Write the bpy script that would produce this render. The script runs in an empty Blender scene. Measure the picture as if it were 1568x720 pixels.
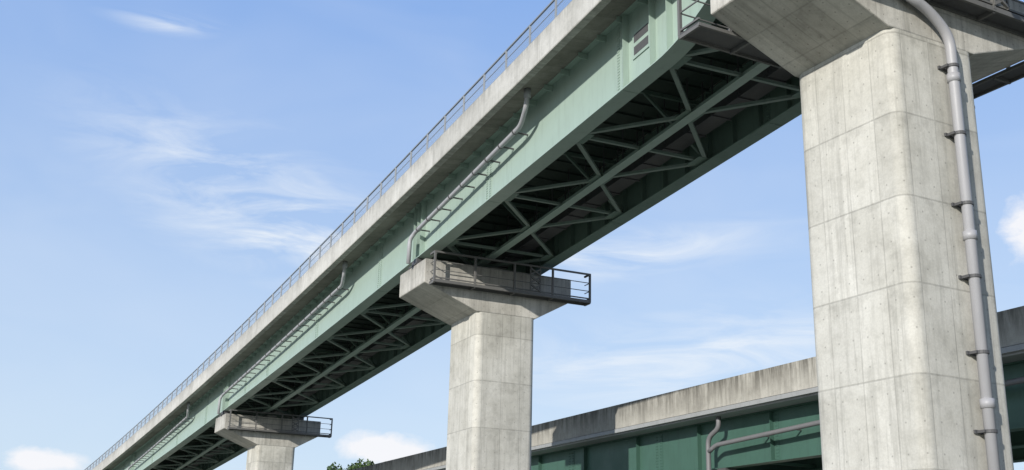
import bpy, bmesh, random
import numpy as np
from math import *
from mathutils import Vector, Matrix
random.seed(7)
scene=bpy.context.scene
EYE=1.6
# ------------------------------------------------------------ alignment of the viaduct
X0,Y0,A0,K=-1.5622,50.115,-0.43296,-0.00058938
Z0,G,C2=14.089+EYE,-0.044443,-0.00015794
def cl(s):
    n=12; ds=s/n; x=X0;y=Y0
    for i in range(n):
        h=A0+K*(i+.5)*ds
        x+=sin(h)*ds; y+=cos(h)*ds
    return x,y,A0+K*s,Z0+G*s+C2*s*s/2
def P(s,t,z):
    x,y,h,zz=cl(s)
    return Vector((x+t*cos(h), y-t*sin(h), zz+z))
LX,LY,LA=1.4,64.4,radians(-26.6)   # lower bridge line (left parapet edge)
def PL(s,t,z):
    return Vector((LX+s*sin(LA)+t*cos(LA), LY+s*cos(LA)-t*sin(LA), z+EYE))
# ------------------------------------------------------------ helpers
class MB:
    def __init__(s): s.v=[];s.f=[];s.uv=[]
    def quad(s,ps,uvs=None):
        b=len(s.v); s.v+=[tuple(p) for p in ps]; s.f.append(tuple(range(b,b+len(ps))))
        s.uv+= uvs if uvs else [(0,0)]*len(ps)
    def obj(s,name,mat,parent=None,smooth=False,mw=None):
        me=bpy.data.meshes.new(name); me.from_pydata(s.v,[],s.f)
        ul=me.uv_layers.new(name='UVMap')
        fl=[c for uv in s.uv for c in uv]
        ul.data.foreach_set('uv',fl)
        me.materials.append(mat)
        bm=bmesh.new();bm.from_mesh(me)
        bmesh.ops.remove_doubles(bm,verts=bm.verts,dist=0.0004)
        bmesh.ops.recalc_face_normals(bm,faces=bm.faces); bm.to_mesh(me);bm.free()
        if smooth:
            for p in me.polygons:p.use_smooth=True
        o=bpy.data.objects.new(name,me); scene.collection.objects.link(o)
        if mw is not None:o.matrix_world=mw
        if parent:
            o.parent=parent; o.matrix_parent_inverse=parent.matrix_world.inverted()
        return o
    def box8(s,c):
        def d(a,b):return (Vector(c[a])-Vector(c[b])).length
        for q in [(0,3,2,1),(4,5,6,7),(0,1,5,4),(1,2,6,5),(2,3,7,6),(3,0,4,7)]:
            w=d(q[0],q[1]);h=d(q[1],q[2])
            s.quad([c[i] for i in q],[(0,0),(w,0),(w,h),(0,h)])
    def box(s,x0,x1,y0,y1,z0,z1):
        s.box8([(x0,y0,z0),(x1,y0,z0),(x1,y1,z0),(x0,y1,z0),(x0,y0,z1),(x1,y0,z1),(x1,y1,z1),(x0,y1,z1)])
    def sbox(s,PF,s0,s1,t0,t1,z0,z1):
        s.box8([PF(s0,t0,z0),PF(s0,t1,z0),PF(s1,t1,z0),PF(s1,t0,z0),PF(s0,t0,z1),PF(s0,t1,z1),PF(s1,t1,z1),PF(s1,t0,z1)])
    def beam(s,a,b,w,h,up=Vector((0,0,1))):
        a=Vector(a);b=Vector(b);d=(b-a).normalized()
        r=d.cross(up)
        if r.length<1e-3:r=d.cross(Vector((0,1,0)))
        r.normalize();u=r.cross(d)
        r*=w/2;u*=h/2
        s.box8([a-r-u,a+r-u,b+r-u,b-r-u,a-r+u,a+r+u,b+r+u,b-r+u])
    def sweep(s,PF,sec,s0,s1,step,caps=True,fz=None):
        n=max(1,int(ceil((s1-s0)/step)));ring=[]
        per=[0]
        for i in range(len(sec)):
            a=sec[i];b=sec[(i+1)%len(sec)]; per.append(per[-1]+hypot(a[0]-b[0],a[1]-b[1]))
        for i in range(n+1):
            q=s0+(s1-s0)*i/n
            dz=(lambda t,z:z) if fz is None else (lambda t,z,q=q:fz(q,t,z))
            ring.append((q,[PF(q,t,dz(t,z)) for t,z in sec]))
        m=len(sec)
        for i in range(n):
            qa,A=ring[i];qb,B=ring[i+1]
            for j in range(m):
                k=(j+1)%m
                s.quad([A[j],A[k],B[k],B[j]],[(qa,per[j]),(qa,per[j+1]),(qb,per[j+1]),(qb,per[j])])
        if caps:
            s.quad(ring[0][1],[(t,z) for t,z in sec]); s.quad(ring[-1][1][::-1],[(t,z) for t,z in sec[::-1]])
    def tube(s,pts,r,n=12,fillet=.35):
        pts=[Vector(p) for p in pts]; out=[pts[0]]
        for i in range(1,len(pts)-1):
            a,b,c=pts[i-1],pts[i],pts[i+1]
            d=min(fillet,(b-a).length*.45,(c-b).length*.45)
            p=b+(a-b).normalized()*d; q=b+(c-b).normalized()*d
            for k in range(7):
                u=k/6; out.append(p*(1-u)**2+b*2*u*(1-u)+q*u*u)
        out.append(pts[-1])
        d=(out[1]-out[0]).normalized(); n0=d.orthogonal().normalized(); rings=[]
        for i,p in enumerate(out):
            if i==0:t=(out[1]-out[0])
            elif i==len(out)-1:t=out[-1]-out[-2]
            else:t=out[i+1]-out[i-1]
            t.normalize(); n0=(n0-t*n0.dot(t)).normalized(); b0=t.cross(n0)
            rings.append([p+n0*r*cos(2*pi*k/n)+b0*r*sin(2*pi*k/n) for k in range(n)])
        L=0
        for i in range(len(rings)-1):
            dl=(out[i+1]-out[i]).length
            for k in range(n):
                kk=(k+1)%n
                s.quad([rings[i][k],rings[i][kk],rings[i+1][kk],rings[i+1][k]],[(k*r,L),(kk*r,L),(kk*r,L+dl),(k*r,L+dl)])
            L+=dl
        s.quad(rings[0][::-1]);s.quad(rings[-1])
def empty(name,loc=(0,0,0)):
    o=bpy.data.objects.new(name,None);o.location=loc;scene.collection.objects.link(o)
    bpy.context.view_layer.update();return o
# ------------------------------------------------------------ materials
def newmat(name):
    m=bpy.data.materials.new(name);m.use_nodes=True
    nt=m.node_tree; b=nt.nodes['Principled BSDF'];return m,nt,b
def N(nt,t,**k):
    n=nt.nodes.new(t)
    for a,v in k.items():setattr(n,a,v)
    return n
def math(nt,op,a,b=None,c=None,clamp=False):
    n=nt.nodes.new('ShaderNodeMath');n.operation=op;n.use_clamp=clamp
    for i,x in enumerate((a,b,c)):
        if x is None:continue
        if isinstance(x,(int,float)):n.inputs[i].default_value=x
        else:nt.links.new(x,n.inputs[i])
    return n.outputs[0]
def mixc(nt,f,a,b,mode='MIX'):
    n=nt.nodes.new('ShaderNodeMix');n.data_type='RGBA';n.blend_type=mode
    for sk,x in ((n.inputs[0],f),(n.inputs[6],a),(n.inputs[7],b)):
        if isinstance(x,(int,float)):sk.default_value=x
        elif isinstance(x,tuple):sk.default_value=(*x,1)
        else:nt.links.new(x,sk)
    return n.outputs[2]
def ramp(nt,x,a,b,va=0.,vb=1.):
    n=nt.nodes.new('ShaderNodeMapRange');n.clamp=True
    nt.links.new(x,n.inputs[0])
    for i,v in zip((1,2,3,4),(a,b,va,vb)):n.inputs[i].default_value=v
    return n.outputs[0]
def noise(nt,vec,scale,detail=5,rough=.6,dist=0.):
    n=nt.nodes.new('ShaderNodeTexNoise');n.inputs['Scale'].default_value=scale
    n.inputs['Detail'].default_value=detail;n.inputs['Roughness'].default_value=rough
    n.inputs['Distortion'].default_value=dist
    nt.links.new(vec,n.inputs['Vector']);return n.outputs[0]
def scalev(nt,vec,sc,off=(0,0,0)):
    n=nt.nodes.new('ShaderNodeMapping');nt.links.new(vec,n.inputs[0])
    n.inputs['Scale'].default_value=sc;n.inputs['Location'].default_value=off;return n.outputs[0]
def concrete(name,colA,colB,pu=.9,pv=2.016,off=0.,holes=True,lines=.5,streak=.5,stain=None,blotch=.4):
    m,nt,b=newmat(name)
    uv=N(nt,'ShaderNodeUVMap').outputs[0]
    oi=N(nt,'ShaderNodeObjectInfo')
    add=N(nt,'ShaderNodeVectorMath',operation='ADD');nt.links.new(uv,add.inputs[0])
    cmb=N(nt,'ShaderNodeCombineXYZ');nt.links.new(math(nt,'MULTIPLY',oi.outputs['Random'],37.),cmb.inputs[2])
    nt.links.new(cmb.outputs[0],add.inputs[1]); vec=add.outputs[0]
    big=noise(nt,vec,.6,5,.66); mid=noise(nt,scalev(nt,vec,(1,1,1),(5,3,1)),3.2,4,.72); fine=noise(nt,vec,24,1,.7)
    st=noise(nt,scalev(nt,vec,(3.2,.16,1)),1.0,5,.68,.3)
    st2=noise(nt,scalev(nt,vec,(9,.35,1),(2,7,0)),1.0,2,.6)
    c=mixc(nt,ramp(nt,big,.36,.62),colA,colB)
    c=mixc(nt,math(nt,'MULTIPLY',ramp(nt,mid,.48,.72),.4),c,tuple(x*.68 for x in colB))
    cl_=math(nt,'MULTIPLY',ramp(nt,big,.54,.70),ramp(nt,mid,.38,.6))
    c=mixc(nt,math(nt,'MULTIPLY',cl_,blotch),c,tuple(x*.45 for x in colB))
    c=mixc(nt,math(nt,'MULTIPLY',ramp(nt,st,.5,.72),streak),c,tuple(x*.42 for x in colB))
    c=mixc(nt,math(nt,'MULTIPLY',ramp(nt,st2,.56,.72),streak*.6),c,tuple(x*.45 for x in colB))
    c=mixc(nt,math(nt,'MULTIPLY',ramp(nt,fine,.35,.75),.22),c,tuple(x*.55 for x in colB))
    sx=N(nt,'ShaderNodeSeparateXYZ');nt.links.new(uv,sx.inputs[0])
    U,V=sx.outputs[0],sx.outputs[1]
    fu=math(nt,'DIVIDE',U,pu); fv=math(nt,'DIVIDE',math(nt,'SUBTRACT',V,off),pv)
    wn=N(nt,'ShaderNodeTexWhiteNoise',noise_dimensions='3D')
    cc=N(nt,'ShaderNodeCombineXYZ');nt.links.new(math(nt,'FLOOR',fu),cc.inputs[0]);nt.links.new(math(nt,'FLOOR',fv),cc.inputs[1]);nt.links.new(oi.outputs['Random'],cc.inputs[2])
    nt.links.new(cc.outputs[0],wn.inputs['Vector'])
    c=mixc(nt,1.,c,mixc(nt,wn.outputs[0],(.87,.87,.865),(1.06,1.06,1.06)),'MULTIPLY')
    def line(f,per,w):
        d=math(nt,'ABSOLUTE',math(nt,'SUBTRACT',math(nt,'FRACT',math(nt,'ADD',f,.5)),.5))
        d=math(nt,'MULTIPLY',d,per)
        return ramp(nt,d,w*.4,w,1,0)
    lh=line(fv,pv,.028); lv=line(fu,pu,.022)
    ll=math(nt,'MAXIMUM',math(nt,'MULTIPLY',lh,ramp(nt,mid,.35,.6,.65,1.)),math(nt,'MULTIPLY',lv,ramp(nt,big,.35,.6,.3,.9)))
    dr=math(nt,'FRACT',fv)
    c=mixc(nt,math(nt,'MULTIPLY',math(nt,'MULTIPLY',ramp(nt,dr,.80,1.),ramp(nt,mid,.4,.62)),.5*lines),c,tuple(x*.5 for x in colB))
    c=mixc(nt,math(nt,'MULTIPLY',ll,lines),c,tuple(x*.36 for x in colB))
    h=math(nt,'SUBTRACT',math(nt,'MULTIPLY',fine,.4),math(nt,'MULTIPLY',math(nt,'MAXIMUM',lh,math(nt,'MULTIPLY',lv,.6)),.6))
    if holes:
        hu=math(nt,'MULTIPLY',math(nt,'SUBTRACT',math(nt,'FRACT',math(nt,'DIVIDE',U,pu*.5)),.5),pu*.5)
        hv=math(nt,'MULTIPLY',math(nt,'SUBTRACT',math(nt,'FRACT',math(nt,'MULTIPLY',fv,3.)),.5),pv/3)
        d=math(nt,'SQRT',math(nt,'ADD',math(nt,'MULTIPLY',hu,hu),math(nt,'MULTIPLY',hv,hv)))
        hole=ramp(nt,d,.014,.028,1,0)
        c=mixc(nt,math(nt,'MULTIPLY',hole,.5),c,tuple(x*.3 for x in colB))
    if stain is not None:
        v0,v1,amt=stain
        g=ramp(nt,V,v0,v1)
        sn=noise(nt,scalev(nt,vec,(3.4,.35,1),(1,9,0)),1.,4,.75)
        g=math(nt,'MULTIPLY',g,ramp(nt,sn,.36,.58))
        c=mixc(nt,math(nt,'MULTIPLY',g,amt),c,(.075,.07,.058))
    nt.links.new(c,b.inputs['Base Color']);b.inputs['Roughness'].default_value=.88
    b.inputs['Specular IOR Level'].default_value=.25
    bp=N(nt,'ShaderNodeBump');bp.inputs['Strength'].default_value=.3;bp.inputs['Distance'].default_value=.02
    nt.links.new(h,bp.inputs['Height']);nt.links.new(bp.outputs[0],b.inputs['Normal'])
    return m
CA,CB=(.60,.585,.53),(.50,.485,.43)
m_pier=concrete('pier_concrete',CA,CB,off=(4.64+EYE)%2.016,lines=.48,streak=.5,blotch=.38)
m_cap=concrete('cap_concrete',(.60,.58,.525),(.47,.45,.40),pv=1.2,off=.0,streak=.6,lines=.3,stain=(-.7,-.02,.4),blotch=.35)
m_par=concrete('parapet_concrete',(.60,.585,.54),(.51,.495,.45),pu=5.,pv=50,off=20,holes=False,lines=.45,streak=.35,stain=(.5,1.09,.4),blotch=.25)
m_lpar=concrete('old_parapet_concrete',(.48,.465,.42),(.39,.375,.335),pu=5.,pv=50,off=20,holes=False,lines=.5,streak=.6,stain=(.1,1.2,.85),blotch=.3)
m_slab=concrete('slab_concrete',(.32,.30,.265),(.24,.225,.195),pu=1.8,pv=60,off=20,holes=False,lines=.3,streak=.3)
def paint(name,col,rough=.42,var=.25,dirt=.35):
    m,nt,b=newmat(name)
    tc=N(nt,'ShaderNodeTexCoord').outputs['Object']
    a=noise(nt,tc,.8,4,.65);f=noise(nt,scalev(nt,tc,(5,5,.5)),1.,3,.65)
    c=mixc(nt,math(nt,'MULTIPLY',ramp(nt,a,.3,.7),var),col,tuple(x*.6 for x in col))
    c=mixc(nt,math(nt,'MULTIPLY',ramp(nt,f,.52,.75),dirt),c,tuple(x*.45+.01 for x in col))
    nt.links.new(c,b.inputs['Base Color'])
    nt.links.new(ramp(nt,a,.2,.8,rough-.08,rough+.14),b.inputs['Roughness'])
    return m
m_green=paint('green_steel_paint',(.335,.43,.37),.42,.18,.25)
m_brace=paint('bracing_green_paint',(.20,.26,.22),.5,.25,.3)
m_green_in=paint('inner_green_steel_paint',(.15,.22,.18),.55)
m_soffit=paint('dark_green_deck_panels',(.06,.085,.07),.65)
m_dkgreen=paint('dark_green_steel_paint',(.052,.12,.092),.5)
m_pipe=paint('grey_pvc_pipe',(.36,.36,.375),.45,.15,.2)
m_pipe2=paint('dark_grey_pipe',(.17,.17,.178),.5,.15,.2)
m_galv=paint('galvanised_steel',(.33,.34,.345),.5,.3,.3)
m_fence=paint('fence_steel',(.22,.24,.26),.5,.2,.2)
m_dark=paint('dark_steel',(.085,.085,.088),.6,.3,.3)
m_brown=paint('weathered_steel_beam',(.14,.138,.132),.65,.3,.4)
def wiremat():
    m,nt,b=newmat('woven_wire_mesh')
    uv=N(nt,'ShaderNodeUVMap').outputs[0];sx=N(nt,'ShaderNodeSeparateXYZ');nt.links.new(uv,sx.inputs[0])
    a=math(nt,'ADD',sx.outputs[0],sx.outputs[1]);d=math(nt,'SUBTRACT',sx.outputs[0],sx.outputs[1])
    def w(x):
        q=math(nt,'ABSOLUTE',math(nt,'SUBTRACT',math(nt,'FRACT',math(nt,'DIVIDE',x,.07)),.5))
        return math(nt,'LESS_THAN',q,.085)
    al=math(nt,'MAXIMUM',w(a),w(d))
    nt.links.new(al,b.inputs['Alpha']);b.inputs['Base Color'].default_value=(.20,.23,.26,1);b.inputs['Roughness'].default_value=.5
    return m
m_wire=wiremat()
# ------------------------------------------------------------ upper viaduct
SA,SB=-62,190
via=empty('highway_viaduct',P(0,0,0))
H1,H2,H3,TP=2.33,3.34,4.2,4.264
WT=2.66   # top of web
mb=MB();mb.sweep(P,[(-TP+.02,H1),(-TP,H1+.03),(-TP,H2),(-TP+.25,H2),(-TP+.34,3.0),(TP-.34,3.0),(TP-.25,H2),(TP,H2),(TP,H1),(TP-.3,H1),(TP-.45,WT-.05),(2.5,WT+.09),(-2.5,WT+.09),(-TP+.45,WT-.05),(-TP+.3,H1)],SA,SB,2.0)
deck=mb.obj('deck_slab_and_parapets',m_par,via)
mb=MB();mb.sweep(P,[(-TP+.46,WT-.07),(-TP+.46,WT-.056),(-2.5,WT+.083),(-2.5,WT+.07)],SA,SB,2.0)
mb.obj('overhang_soffit',m_slab,via)
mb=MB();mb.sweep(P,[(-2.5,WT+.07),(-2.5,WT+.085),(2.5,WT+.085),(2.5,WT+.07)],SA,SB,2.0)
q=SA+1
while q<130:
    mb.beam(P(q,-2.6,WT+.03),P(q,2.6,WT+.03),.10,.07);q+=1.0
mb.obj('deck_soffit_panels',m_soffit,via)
def lift(q):
    if q>-20.3: return 0
    if q<-24: return 1.0
    u=(-20.3-q)/3.7; return 1.0*(u*u)
def girder(tc,mat,name,stiff_side,splices):
    def fz(q,t,z):
        return z+lift(q) if (z<1.0 and tc<0) else z
    mb=MB()
    fw=.30
    sec=[(tc-fw,0),(tc+fw,0),(tc+fw,.035),(tc+.01,.035),(tc+.01,WT),(tc+fw*.8,WT),(tc+fw*.8,WT+.04),(tc-fw*.8,WT+.04),(tc-fw*.8,WT),(tc-.01,WT),(tc-.01,.035),(tc-fw,.035)]
    mb.sweep(P,sec,SA,-26,1.5,fz=fz);mb.sweep(P,sec,-26,-19,.35,fz=fz,caps=False);mb.sweep(P,sec,-19,SB,1.5,fz=fz)
    o=mb.obj(name,mat,via)
    mb=MB();sg=stiff_side
    q=SA+.7
    while q<SB-1:
        mb.sbox(P,q,q+.014,tc+min(sg*.012,sg*.2),tc+max(sg*.012,sg*.2),.04+(lift(q) if tc<0 else 0),WT-.01)
        q+=1.5
    mb.obj(name+'_stiffeners',mat,via)
    mb=MB()
    for q in splices:
        z0=lift(q) if tc<0 else 0
        mb.sbox(P,q-.26,q+.26,tc-.024,tc-.012,.12+z0,WT-.1)
        if z0==0: mb.sbox(P,q-.5,q+.5,tc-.27,tc+.27,-.014,-.001)
        for a in (-.19,-.11,.11,.19):
            z=.18+z0
            while z<WT-.16:
                c0=P(q+a,tc-.024,z); h=cl(q)[2]
                nn=Vector((-cos(h),sin(h),0)); uu=Vector((0,0,1)); vv=Vector((sin(h),cos(h),0))
                r=.028
                ring=[c0+uu*r*cos(i*pi/3)+vv*r*sin(i*pi/3) for i in range(6)]
                ring2=[p+nn*.028 for p in ring]
                for i in range(6): mb.quad([ring[i],ring[(i+1)%6],ring2[(i+1)%6],ring2[i]])
                mb.quad(ring2)
                z+=.1
    mb.obj(name+'_splices',mat,via)
spl=[-57,-46,-36,-28.5,-17.9,-7.5,5.7,16.5,27.5,33.5,46,57,68,84,95,106]
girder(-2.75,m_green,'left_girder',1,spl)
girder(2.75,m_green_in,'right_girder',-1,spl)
PIERS=[-57.5,-26.519,0,38.954,78,116,153]
mb=MB()
for q0 in PIERS:
    for d in (-.45,0,.45):
        mb.sbox(P,q0+d-.012,q0+d+.012,-3.0,-2.762,.04+lift(q0+d),WT-.01)
for d in (-18.35,-19.95,-20.9): mb.sbox(P,d-.012,d+.012,-2.98,-2.762,.04+lift(d),WT-.01)
q=-26
while q<60:
    mb.sbox(P,q-.02,q+.02,-3.1,-2.764,WT-.22,WT-.02);q+=1.3
mb.obj('bearing_stiffeners',m_green,via)
mb=MB()
for q0 in PIERS:
    for t in (-2.75,2.75):
        mb.sbox(P,q0-.35,q0+.35,t-.3,t+.3,-.32,-.02)
        mb.sbox(P,q0-.45,q0+.45,t-.4,t+.4,-.34,-.27)
mb.obj('bearings',m_dark,via)
mb=MB()
mb.sweep(P,[(-.17,.03),(.17,.03),(.17,.06),(.015,.06),(.015,.28),(-.015,.28),(-.015,.06),(-.17,.06)],SA,SB,2.)
mb.obj('centre_stringer',m_green,via)
mb=MB();mb2=MB();mc=MB()
q=-17.5-42
while q<150:
    for sg in (-1,1):
        for e in (-3,3):
            a=P(q+.18*(1 if e>0 else -1),.08*sg,.16);b=P(q+e*.93,2.5*sg,.16)
            mb.beam(a,b,.15,.10)
        mb.beam(P(q+3,.1*sg,.17),P(q+3,2.72*sg,.17),.12,.10)
        mb2.sbox(P,q+3-.4,q+3+.4,min(2.1*sg,2.6*sg),max(2.1*sg,2.6*sg),.10,.112)
        mb2.sbox(P,q-.35,q+.35,min(.02*sg,.35*sg),max(.02*sg,.35*sg),.10,.112)
        mc.beam(P(q+3.,2.7*sg,.22),P(q+3.,.15*sg,2.3),.10,.10)
    mc.beam(P(q+3,-2.7,2.36),P(q+3,2.7,2.36),.12,.14)
    q+=6
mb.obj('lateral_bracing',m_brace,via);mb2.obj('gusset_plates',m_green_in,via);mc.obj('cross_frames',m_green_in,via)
mb=MB()
mb.sweep(P,[(1.25,.62),(1.95,.62),(1.95,.70),(1.25,.70)],SA,SB,3)
mb.sweep(P,[(1.3,.71),(1.32,.71),(1.32,.95),(1.3,.95)],SA,SB,3)
q=SA
while q<120:
    mb.beam(P(q,1.28,.65),P(q,1.28,WT),.05,.05);mb.beam(P(q,1.92,.65),P(q,1.92,WT),.05,.05);mb.beam(P(q,1.2,.6),P(q,2.0,.6),.06,.05);q+=1.5
mb.obj('utility_tray',m_dark,via)
mb=MB()
mb.sbox(P,-19.7,-18.65,-2.80,-2.765,.95,1.85)
mb.obj('access_cover',m_green,via)
mb=MB()
mb.sbox(P,-19.6,-18.75,-2.808,-2.802,1.48,1.76);mb.sbox(P,-19.6,-18.75,-2.808,-2.802,1.06,1.34)
mb.obj('access_cover_slots',m_dark,via)
# ------------------------------------------------------------ fence
fe=empty('safety_fence',P(0,-TP+.1,H2))
mb=MB();q=SA
while q<150:
    mb.beam(P(q,-TP+.1,H2-.15),P(q,-TP+.1,H3),.08,.08);q+=2.0
for z,w in ((H3,.06),(H2+.10,.04),(H2+.5,.02)):
    mb.sweep(P,[(-TP+.1-w/2,z-w/2),(-TP+.1+w/2,z-w/2),(-TP+.1+w/2,z+w/2),(-TP+.1-w/2,z+w/2)],SA,150,2.)
mb.obj('posts_and_rails',m_fence,fe)
mb=MB();n=106
for i in range(n):
    a=SA+2*i;b=a+2
    mb.quad([P(a,-TP+.1,H2+.1),P(b,-TP+.1,H2+.1),P(b,-TP+.1,H3),P(a,-TP+.1,H3)],[(a,0),(b,0),(b,.8),(a,.8)])
mb.obj('wire_mesh',m_wire,fe)
# ------------------------------------------------------------ drain pipes along the girder
def side_pipe(sa,sb,z_a=1.62,z_b=1.05):
    e=empty('drain_pipe',P(sb,-3.4,z_b))
    mb=MB();r=.095
    pts=[P(sa-.25,-3.5,2.68),P(sa-.2,-3.5,2.0),P(sa+.7,-3.3,z_a)]
    n=max(2,int((sb-sa)/6))
    for i in range(1,n): pts.append(P(sa+.7+(sb-sa-1.2)*i/n,-3.3,z_a+(z_b-z_a)*i/n))
    pts+=[P(sb-.45,-3.3,z_b),P(sb-.2,-3.42,z_b-.25),P(sb-.15,-3.42,-.3)]
    mb.tube(pts,r,12,.3)
    mb.tube([P(sa-.25,-3.5,2.6),P(sa-.25,-3.5,2.3)],.13)
    mb.obj('pipe',m_pipe,e,True)
    mb=MB();q=sa+1.2;i=0
    L=sb-.45-sa-.7
    while q<sb-.8:
        z=z_a+(z_b-z_a)*(q-sa-.7)/L
        mb.beam(P(q,-2.77,z-.02),P(q,-3.42,z-.02),.05,.05)
        mb.tube([P(q-.03,-3.3,z),P(q+.03,-3.3,z)],.115)
        q+=1.25
    mb.obj('brackets',m_dark,e)
side_pipe(-12.2,-.1);side_pipe(9.6,38.6);side_pipe(50,77.6);side_pipe(90,115.6)
# ------------------------------------------------------------ piers
def rounded(W,L,R,n=6):
    pts=[]
    for cx,cy,a0 in ((W/2-R,L/2-R,0),(-W/2+R,L/2-R,90),(-W/2+R,-L/2+R,180),(W/2-R,-L/2+R,270)):
        for i in range(n+1):
            a=radians(a0+90*i/n);pts.append((cx+R*cos(a),cy+R*sin(a)))
    return pts
def walkway(par,mw,xl,xr,yf,zf,depth=.5,hgt=1.28,side='front',name='front_walkway'):
    sg=-1 if side=='front' else 1
    ya,yb=yf+sg*.04,yf+sg*(.04+depth)
    mb=MB();mb.box(xl,xr,min(ya,yb),max(ya,yb),zf,zf+.03)
    mb.obj(name+'_floor',m_dark,par,mw=mw)
    mb=MB()
    mb.beam((xl,yb,zf-.0),(xr,yb,zf-.0),.07,.13);mb.beam((xl,ya,zf-.03),(xr,ya,zf-.03),.07,.09)
    n=max(1,int(round((xr-xl)/1.75)))
    for i in range(n+1):
        x=xl+.04+(xr-xl-.08)*i/n
        mb.beam((x,ya,zf-.05),(x,yb,zf-.05),.07,.10)
    mb.obj(name+'_beams',m_brown,par,mw=mw)
    mb=MB()
    for i in range(n+1):
        x=xl+.04+(xr-xl-.08)*i/n
        mb.beam((x,yb,zf),(x,yb,zf+hgt),.085,.085)
    for z,w in ((hgt,.075),(hgt*.68,.03),(hgt*.38,.03),(.14,.05)):
        mb.beam((xl,yb,zf+z),(xr,yb,zf+z),w,w)
        for x in (xl+.04,xr-.04): mb.beam((x,ya,zf+z),(x,yb,zf+z),w,w)
    xm=xl+(xr-xl)*.60
    if xr-xl>5:
        for x in (xm,xm+.48): mb.beam((x,yb+.04*sg,zf+.1),(x,yb+.04*sg,zf+hgt),.05,.05)
        for a in (0,1,2):
            mb.beam((xm,yb+.03*sg,zf+.15+a*.36),(xm+.48,yb+.03*sg,zf+.42+a*.36),.08,.08)
            mb.beam((xm+.48,yb+.05*sg,zf+.15+a*.36),(xm,yb+.05*sg,zf+.42+a*.36),.07,.07)
    mb.obj(name+'_railing',m_brown,par,mw=mw)
def pier(s,o,rot,W=2.84,L=3.22,hl=3.95,hr=3.2,zbot=-2.40,ztop=-.34,zend=-1.4,walk=('front',)):
    x,y,h,z=cl(s); x+=o*cos(h);y-=o*sin(h);h+=rot
    e=empty('bridge_pier',(x,y,0))
    mw=Matrix.Translation((x,y,0))@Matrix.Rotation(-h,4,'Z')
    zb=z+zbot
    mb=MB();R=.28;pts=rounded(W,L,R);per=0;m=len(pts)
    levels=[-.5]+[k for k in np.arange((4.64+EYE)%2.016,zb-.3,2.016)]+[zb]
    for i in range(m):
        a=pts[i];b=pts[(i+1)%m];d=hypot(a[0]-b[0],a[1]-b[1])
        for lo,hi in zip(levels[:-1],levels[1:]):
            mb.quad([(*a,lo),(*b,lo),(*b,hi),(*a,hi)],[(per,lo),(per+d,lo),(per+d,hi),(per,hi)])
        per+=d
    o1=mb.obj('column',m_pier,e,True,mw=mw)
    zt=z+ztop;ze=z+zend
    sec=[(-hl,ze),(-W/2,zb),(W/2,zb),(hr,ze),(hr,zt),(-hl,zt)]
    mb=MB();n=len(sec)
    fr=[(a,-L/2,b) for a,b in sec];bk=[(a,L/2,b) for a,b in sec]
    mb.quad(fr,[(a,b-zt) for a,_,b in fr]);mb.quad(bk[::-1],[(a+20,b-zt) for a,_,b in bk[::-1]])
    for i in range(n):
        j=(i+1)%n;d=hypot(sec[i][0]-sec[j][0],sec[i][1]-sec[j][1])
        if abs(sec[i][0]-sec[j][0])<1e-6: va,vb=sec[i][1]-zt,sec[j][1]-zt
        else: va,vb=-30-5*i,-30-5*i-d
        mb.quad([fr[i],bk[i],bk[j],fr[j]],[(0,va),(L,va),(L,vb),(0,vb)])
    c=mb.obj('cap_beam',m_cap,e,mw=mw)
    bv=c.modifiers.new('bevel','BEVEL');bv.width=.035;bv.segments=2;bv.limit_method='ANGLE'
    if 'front' in walk: walkway(e,mw,-hl+.2,hr+.72,-L/2,ze-.02)
    if 'back' in walk: walkway(e,mw,-hl-.35,hr+.75,L/2,ze-.30,side='back',name='rear_walkway',depth=.8,hgt=1.7)
    if 'end' in walk:
        mw2=mw@Matrix.Translation((hr,0,0))@Matrix.Rotation(radians(90),4,'Z')
        walkway(e,mw2,-L/2-.0,L/2+.7,0,ze-.03,depth=.65,side='front',name='end_walkway')
    return mw,z,zb,e,L
info={}
for i,q in enumerate(PIERS):
    if i==1: info[i]=pier(q,-.20,-.0716,hl=4.1,hr=4.6,zend=-1.35,walk=('front','back','end'))
    else: info[i]=pier(q,.82,0,walk=('front',))
mw,z,zb,e1,L=info[1]
dp=empty('drain_pipe',mw@Vector((.3,-1.8,0)))
mb=MB();xx,yy=.33,-L/2-.22
mb.tube([(-1.3,-L/2-.2,zb+.95),(-.3,yy,zb+.62),(xx,yy,zb+.1),(xx,yy,0)],.125,18,.45)
for zz in (zb-1.0,zb-4.9,zb-8.7): mb.tube([(xx,yy,zz-.1),(xx,yy,zz+.1)],.155,18)
mb.obj('pipe',m_pipe,dp,True,mw=mw)
mb=MB()
zz=zb-.7
while zz>.5:
    mb.tube([(xx,yy,zz-.035),(xx,yy,zz+.035)],.15,18)
    mb.box(xx-.26,xx+.26,-L/2-.05,-L/2-.003,zz-.04,zz+.04)
    mb.box(xx-.2,xx-.13,-L/2-.24,-L/2-.05,zz-.03,zz+.03);mb.box(xx+.13,xx+.2,-L/2-.24,-L/2-.05,zz-.03,zz+.03)
    zz-=1.72
mb.obj('clamps',m_dark,dp,mw=mw)
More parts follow.
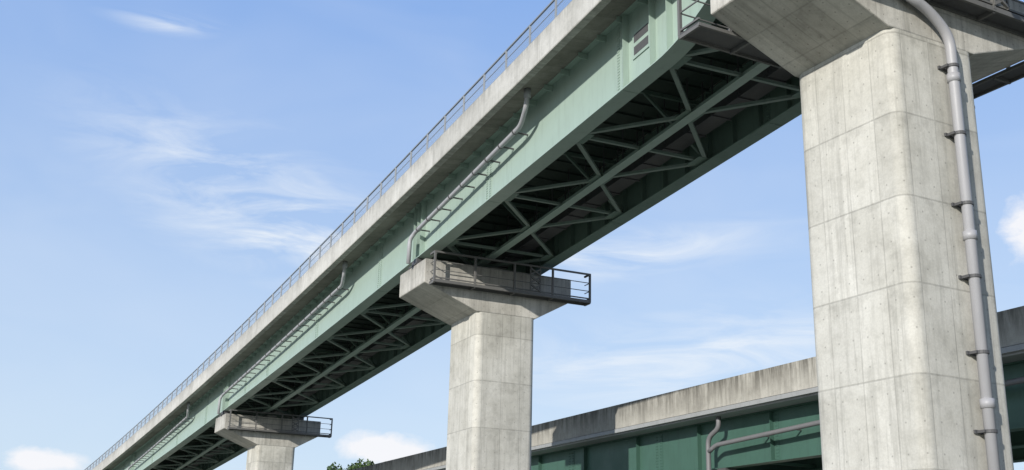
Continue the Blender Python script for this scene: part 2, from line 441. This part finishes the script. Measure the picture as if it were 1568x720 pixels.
# ------------------------------------------------------------ lower bridge
lb=empty('lower_highway_bridge',PL(0,4,7.5))
LS0,LS1=-90,150
mb=MB();mb.sweep(PL,[(0,7.83),(0,9.0),(.25,9.0),(.32,8.1),(9.4,8.1),(9.45,9.0),(9.7,9.0),(9.7,7.83)],LS0,LS1,5)
mb.obj('deck_and_parapets',m_lpar,lb)
mb=MB();mb.sweep(PL,[(.12,7.55),(.12,7.826),(9.58,7.826),(9.58,7.55)],LS0,LS1,5)
mb.sweep(PL,[(-.06,7.62),(-.06,7.80),(.11,7.80),(.11,7.62)],LS0,LS1,5)
mb.obj('edge_gutter',m_galv,lb)
mb=MB()
for tc in (1.25,4.85,8.45):
    mb.sweep(PL,[(tc-.28,5.4),(tc+.28,5.4),(tc+.28,5.44),(tc+.01,5.44),(tc+.01,7.5),(tc+.25,7.5),(tc+.25,7.54),(tc-.25,7.54),(tc-.25,7.5),(tc-.01,7.5),(tc-.01,5.44),(tc-.28,5.44)],LS0,LS1,5)
q=LS0+1;k=0
while q<LS1:
    k+=1
    if k%3==0: mb.sbox(PL,q,q+.015,1.02,1.238,5.45,7.49)
    if k%5==2:
        mb.sbox(PL,q-.3,q+.3,1.222,1.239,5.5,7.45)
        for a in (-.22,-.12,.12,.22):
            for zz in np.arange(5.6,7.4,.14): mb.sbox(PL,q+a-.025,q+a+.025,1.2,1.2215,zz,zz+.05)
    q+=1.7
    if k%2==0: mb.beam(PL(q,1.3,5.6),PL(q,8.4,5.6),.12,.12)
mb.obj('girders',m_dkgreen,lb)
lp=empty('drain_pipe',PL(-16,.6,6.5))
mb=MB()
mb.tube([PL(-16.5,.5,7.6),PL(-16.5,.5,7.05),PL(-15.7,.5,6.7),PL(-15.7,.5,5.3),PL(-15.7,.5,2)],.11)
mb.tube([PL(-40,.55,7.0),PL(-24,.55,6.6),PL(-16.2,.55,6.35),PL(-15.75,.5,6.1)],.10)
mb.obj('pipe',m_pipe2,lp,True)
mb=MB();q=-39
while q<-17:
    mb.beam(PL(q,.5,6.6+(-24-q)*.025),PL(q,1.2,6.6+(-24-q)*.025),.05,.05);q+=2
mb.obj('brackets',m_dark,lp)
for q in (-56,-16,24,64,104):
    e=empty('lower_bridge_pier',PL(q,4.85,-EYE))
    mwl=Matrix.Translation(PL(q,4.85,-EYE))@Matrix.Rotation(-LA,4,'Z')
    mb=MB();W,L=3.,2.6;zt=5.1+EYE;sec=[(-4.6,zt-1.1),(-W/2,zt-2.2),(W/2,zt-2.2),(4.6,zt-1.1),(4.6,zt),(-4.6,zt)]
    fr=[(a,-L/2,b) for a,b in sec];bk=[(a,L/2,b) for a,b in sec]
    mb.quad(fr,[(a,b-zt) for a,_,b in fr]);mb.quad(bk[::-1],[(a,b-zt) for a,_,b in bk[::-1]])
    for i in range(6):
        j=(i+1)%6;d=hypot(sec[i][0]-sec[j][0],sec[i][1]-sec[j][1])
        mb.quad([fr[i],bk[i],bk[j],fr[j]],[(0,-20),(L,-20),(L,-20-d),(0,-20-d)])
    mb.obj('cap_beam',m_cap,e,mw=mwl)
    mb=MB();pts=rounded(W,L,.3);per=0
    for i in range(len(pts)):
        a=pts[i];b=pts[(i+1)%len(pts)];d=hypot(a[0]-b[0],a[1]-b[1])
        mb.quad([(*a,-.5),(*b,-.5),(*b,zt-2.2),(*a,zt-2.2)],[(per,-.5),(per+d,-.5),(per+d,zt-2.2),(per,zt-2.2)]);per+=d
    mb.obj('column',m_pier,e,True,mw=mwl)
    mb=MB()
    for t in (-3.6,0,3.6): mb.box(t-.3,t+.3,-.3,.3,zt-.02,zt+.29)
    mb.obj('bearings',m_dark,e,mw=mwl)
# ------------------------------------------------------------ ground
mg,nt,b=newmat('gravel_and_grass')
tc=N(nt,'ShaderNodeTexCoord').outputs['Object']
a=noise(nt,tc,.06,5,.7);f=noise(nt,tc,3,2,.7)
c=mixc(nt,ramp(nt,a,.42,.58),(.30,.28,.24),(.10,.13,.05));c=mixc(nt,math(nt,'MULTIPLY',f,.4),c,(.08,.075,.06))
nt.links.new(c,b.inputs['Base Color']);b.inputs['Roughness'].default_value=.95
mb=MB();mb.quad([(-2500,-2500,0),(2500,-2500,0),(2500,2500,0),(-2500,2500,0)]);mb.obj('ground',mg)
# ------------------------------------------------------------ wooded hill
mh,nt,b=newmat('woodland_foliage')
gm=N(nt,'ShaderNodeNewGeometry')
a=noise(nt,gm.outputs['Position'],.35,4,.7)
c=mixc(nt,ramp(nt,a,.35,.65),(.045,.085,.02),(.10,.15,.04))
c=mixc(nt,ramp(nt,gm.outputs['Random Per Island'],0,1),c,mixc(nt,.5,c,(.02,.045,.012)))
nt.links.new(c,b.inputs['Base Color']);b.inputs['Roughness'].default_value=.8
HC=Vector((-41,330))
def hh(x,y):
    r2=((x-HC.x)/60)**2+((y-HC.y)/60)**2
    return 26.5*exp(-r2*1.3)
mb=MB();g=30
for i in range(g):
    for j in range(g):
        q=[]
        for di,dj in ((0,0),(1,0),(1,1),(0,1)):
            x=HC.x-200+400*(i+di)/g;y=HC.y-160+320*(j+dj)/g;q.append((x,y,hh(x,y)-.6))
        mb.quad(q)
mb.obj('hill',mg,None,True)
vs=[];fs=[]
rng=np.random.default_rng(3)
for k in range(400):
    if k<320: x=HC.x+rng.uniform(-90,90);y=HC.y+rng.uniform(-80,30)
    else: x=HC.x-1+rng.normal()*5.5;y=HC.y+rng.normal()*7
    z=hh(x,y)
    R=rng.uniform(1.8,3.0);Hh=rng.uniform(5,7.5) if k<320 else rng.uniform(6,10)
    nl=190
    th=rng.uniform(0,2*pi,nl);ph=np.arccos(rng.uniform(-.6,1,nl));rr=R*rng.uniform(.6,1.08,nl)
    for a_,p_,r_ in zip(th,ph,rr):
        cx=x+r_*sin(p_)*cos(a_);cy=y+r_*sin(p_)*sin(a_);cz=z+Hh*.55+r_*cos(p_)*Hh/(2.2*R)*1.0
        sz=rng.uniform(.25,.55)
        d1=Vector(rng.normal(size=3)).normalized()*sz;d2=Vector(rng.normal(size=3)).normalized()*sz
        bq=len(vs);c_=Vector((cx,cy,cz));vs+=[c_-d1,c_+d2,c_+d1,c_-d2];fs.append((bq,bq+1,bq+2,bq+3))
me=bpy.data.meshes.new('hillside_trees');me.from_pydata([tuple(v) for v in vs],[],fs);me.materials.append(mh)
o=bpy.data.objects.new('hillside_trees',me);scene.collection.objects.link(o)
# ------------------------------------------------------------ sun, sky
SE=radians(21);saz=atan2(-.53,-.848)
D=Vector((sin(saz)*cos(SE),cos(saz)*cos(SE),sin(SE)))
sl=bpy.data.lights.new('sun','SUN');sl.energy=4.6;sl.angle=radians(.53);sl.color=(1,.955,.88)
so=bpy.data.objects.new('sun',sl);so.rotation_euler=D.to_track_quat('Z','Y').to_euler();so.location=(-40,-40,60);scene.collection.objects.link(so)
w=bpy.data.worlds.new('World');scene.world=w;w.use_nodes=True;nt=w.node_tree
bg=nt.nodes['Background'];bg.inputs[1].default_value=.15
sk=N(nt,'ShaderNodeTexSky',sky_type='NISHITA');sk.sun_disc=False;sk.sun_elevation=SE;sk.sun_rotation=saz%(2*pi)
sk.air_density=1.;sk.dust_density=1.2;sk.ozone_density=1.5
dirv=N(nt,'ShaderNodeTexCoord').outputs['Generated']
sx=N(nt,'ShaderNodeSeparateXYZ');nt.links.new(dirv,sx.inputs[0])
az=math(nt,'ARCTAN2',sx.outputs[0],sx.outputs[1]);el=math(nt,'ARCSINE',sx.outputs[2])
ce=N(nt,'ShaderNodeCombineXYZ');nt.links.new(az,ce.inputs[0]);nt.links.new(el,ce.inputs[1]);v=ce.outputs[0]
def blob(a0,e0,ra,re,rot=0.):
    da=math(nt,'SUBTRACT',az,a0);de=math(nt,'SUBTRACT',el,e0)
    x=math(nt,'ADD',math(nt,'MULTIPLY',da,cos(rot)),math(nt,'MULTIPLY',de,sin(rot)))
    y=math(nt,'SUBTRACT',math(nt,'MULTIPLY',de,cos(rot)),math(nt,'MULTIPLY',da,sin(rot)))
    x=math(nt,'DIVIDE',x,ra);y=math(nt,'DIVIDE',y,re)
    r=math(nt,'ADD',math(nt,'MULTIPLY',x,x),math(nt,'MULTIPLY',y,y))
    return math(nt,'POWER',2.718,math(nt,'MULTIPLY',r,-1.))
def addup(l):
    o=l[0]
    for q in l[1:]:o=math(nt,'ADD',o,q)
    return o
mp=N(nt,'ShaderNodeMapping');nt.links.new(v,mp.inputs[0]);mp.inputs['Rotation'].default_value=(0,0,radians(16));mp.inputs['Scale'].default_value=(7,32,1)
wisp=noise(nt,mp.outputs[0],1.,6,.6,1.0)
soft=noise(nt,scalev(nt,v,(4,9,1),(3,1,0)),1.,3,.55,.6)
m1=addup([blob(-.25,.335,.12,.04,-.25),blob(-.17,.285,.10,.03,-.1),blob(.17,.20,.17,.035,.12),blob(-.33,.46,.04,.008,0),blob(.10,.29,.12,.02,.1)])
cir=math(nt,'MULTIPLY',math(nt,'MULTIPLY',ramp(nt,wisp,.36,.68),m1),.8,clamp=True)
veil=math(nt,'MULTIPLY',ramp(nt,soft,.42,.8),.14)
mp2=scalev(nt,v,(26,40,1),(2,5,0));puff=noise(nt,mp2,1.,5,.6,.2)
m2=addup([blob(-.105,.115,.042,.017),blob(.46,.292,.035,.034),blob(-.38,.092,.036,.012),blob(-.2,.085,.03,.010),blob(.05,.09,.08,.012)])
cum=ramp(nt,math(nt,'ADD',m2,math(nt,'MULTIPLY',math(nt,'SUBTRACT',puff,.5),1.1)),.36,.75)
cum=math(nt,'MULTIPLY',cum,ramp(nt,m2,.10,.34))
e2=ramp(nt,el,.06,.60)
grad=mixc(nt,e2,(4.35,5.3,6.4),(1.4,2.75,5.9))
col=mixc(nt,.82,sk.outputs[0],grad)
col=mixc(nt,math(nt,'MAXIMUM',cir,veil),col,(5.9,6.2,6.5))
col=mixc(nt,math(nt,'MULTIPLY',cum,.93),col,(6.3,6.3,6.5))
nt.links.new(col,bg.inputs[0])
# ------------------------------------------------------------ camera
cd=bpy.data.cameras.new('camera');co=bpy.data.objects.new('camera',cd);scene.collection.objects.link(co);scene.camera=co
cd.sensor_width=36;cd.lens=1739.8/1568*36;cd.clip_end=6000;cd.clip_start=.1
p,r=.30463,.023357
F=Vector((0,cos(p),sin(p)));U0=Vector((0,-sin(p),cos(p)));R0=Vector((1,0,0))
R=R0*cos(r)+U0*sin(r);U=-R0*sin(r)+U0*cos(r)
M=Matrix((R,U,-F)).transposed().to_4x4();M.translation=(0,0,EYE);co.matrix_world=M
scene.view_settings.view_transform='Standard';scene.view_settings.look='None';scene.view_settings.exposure=0
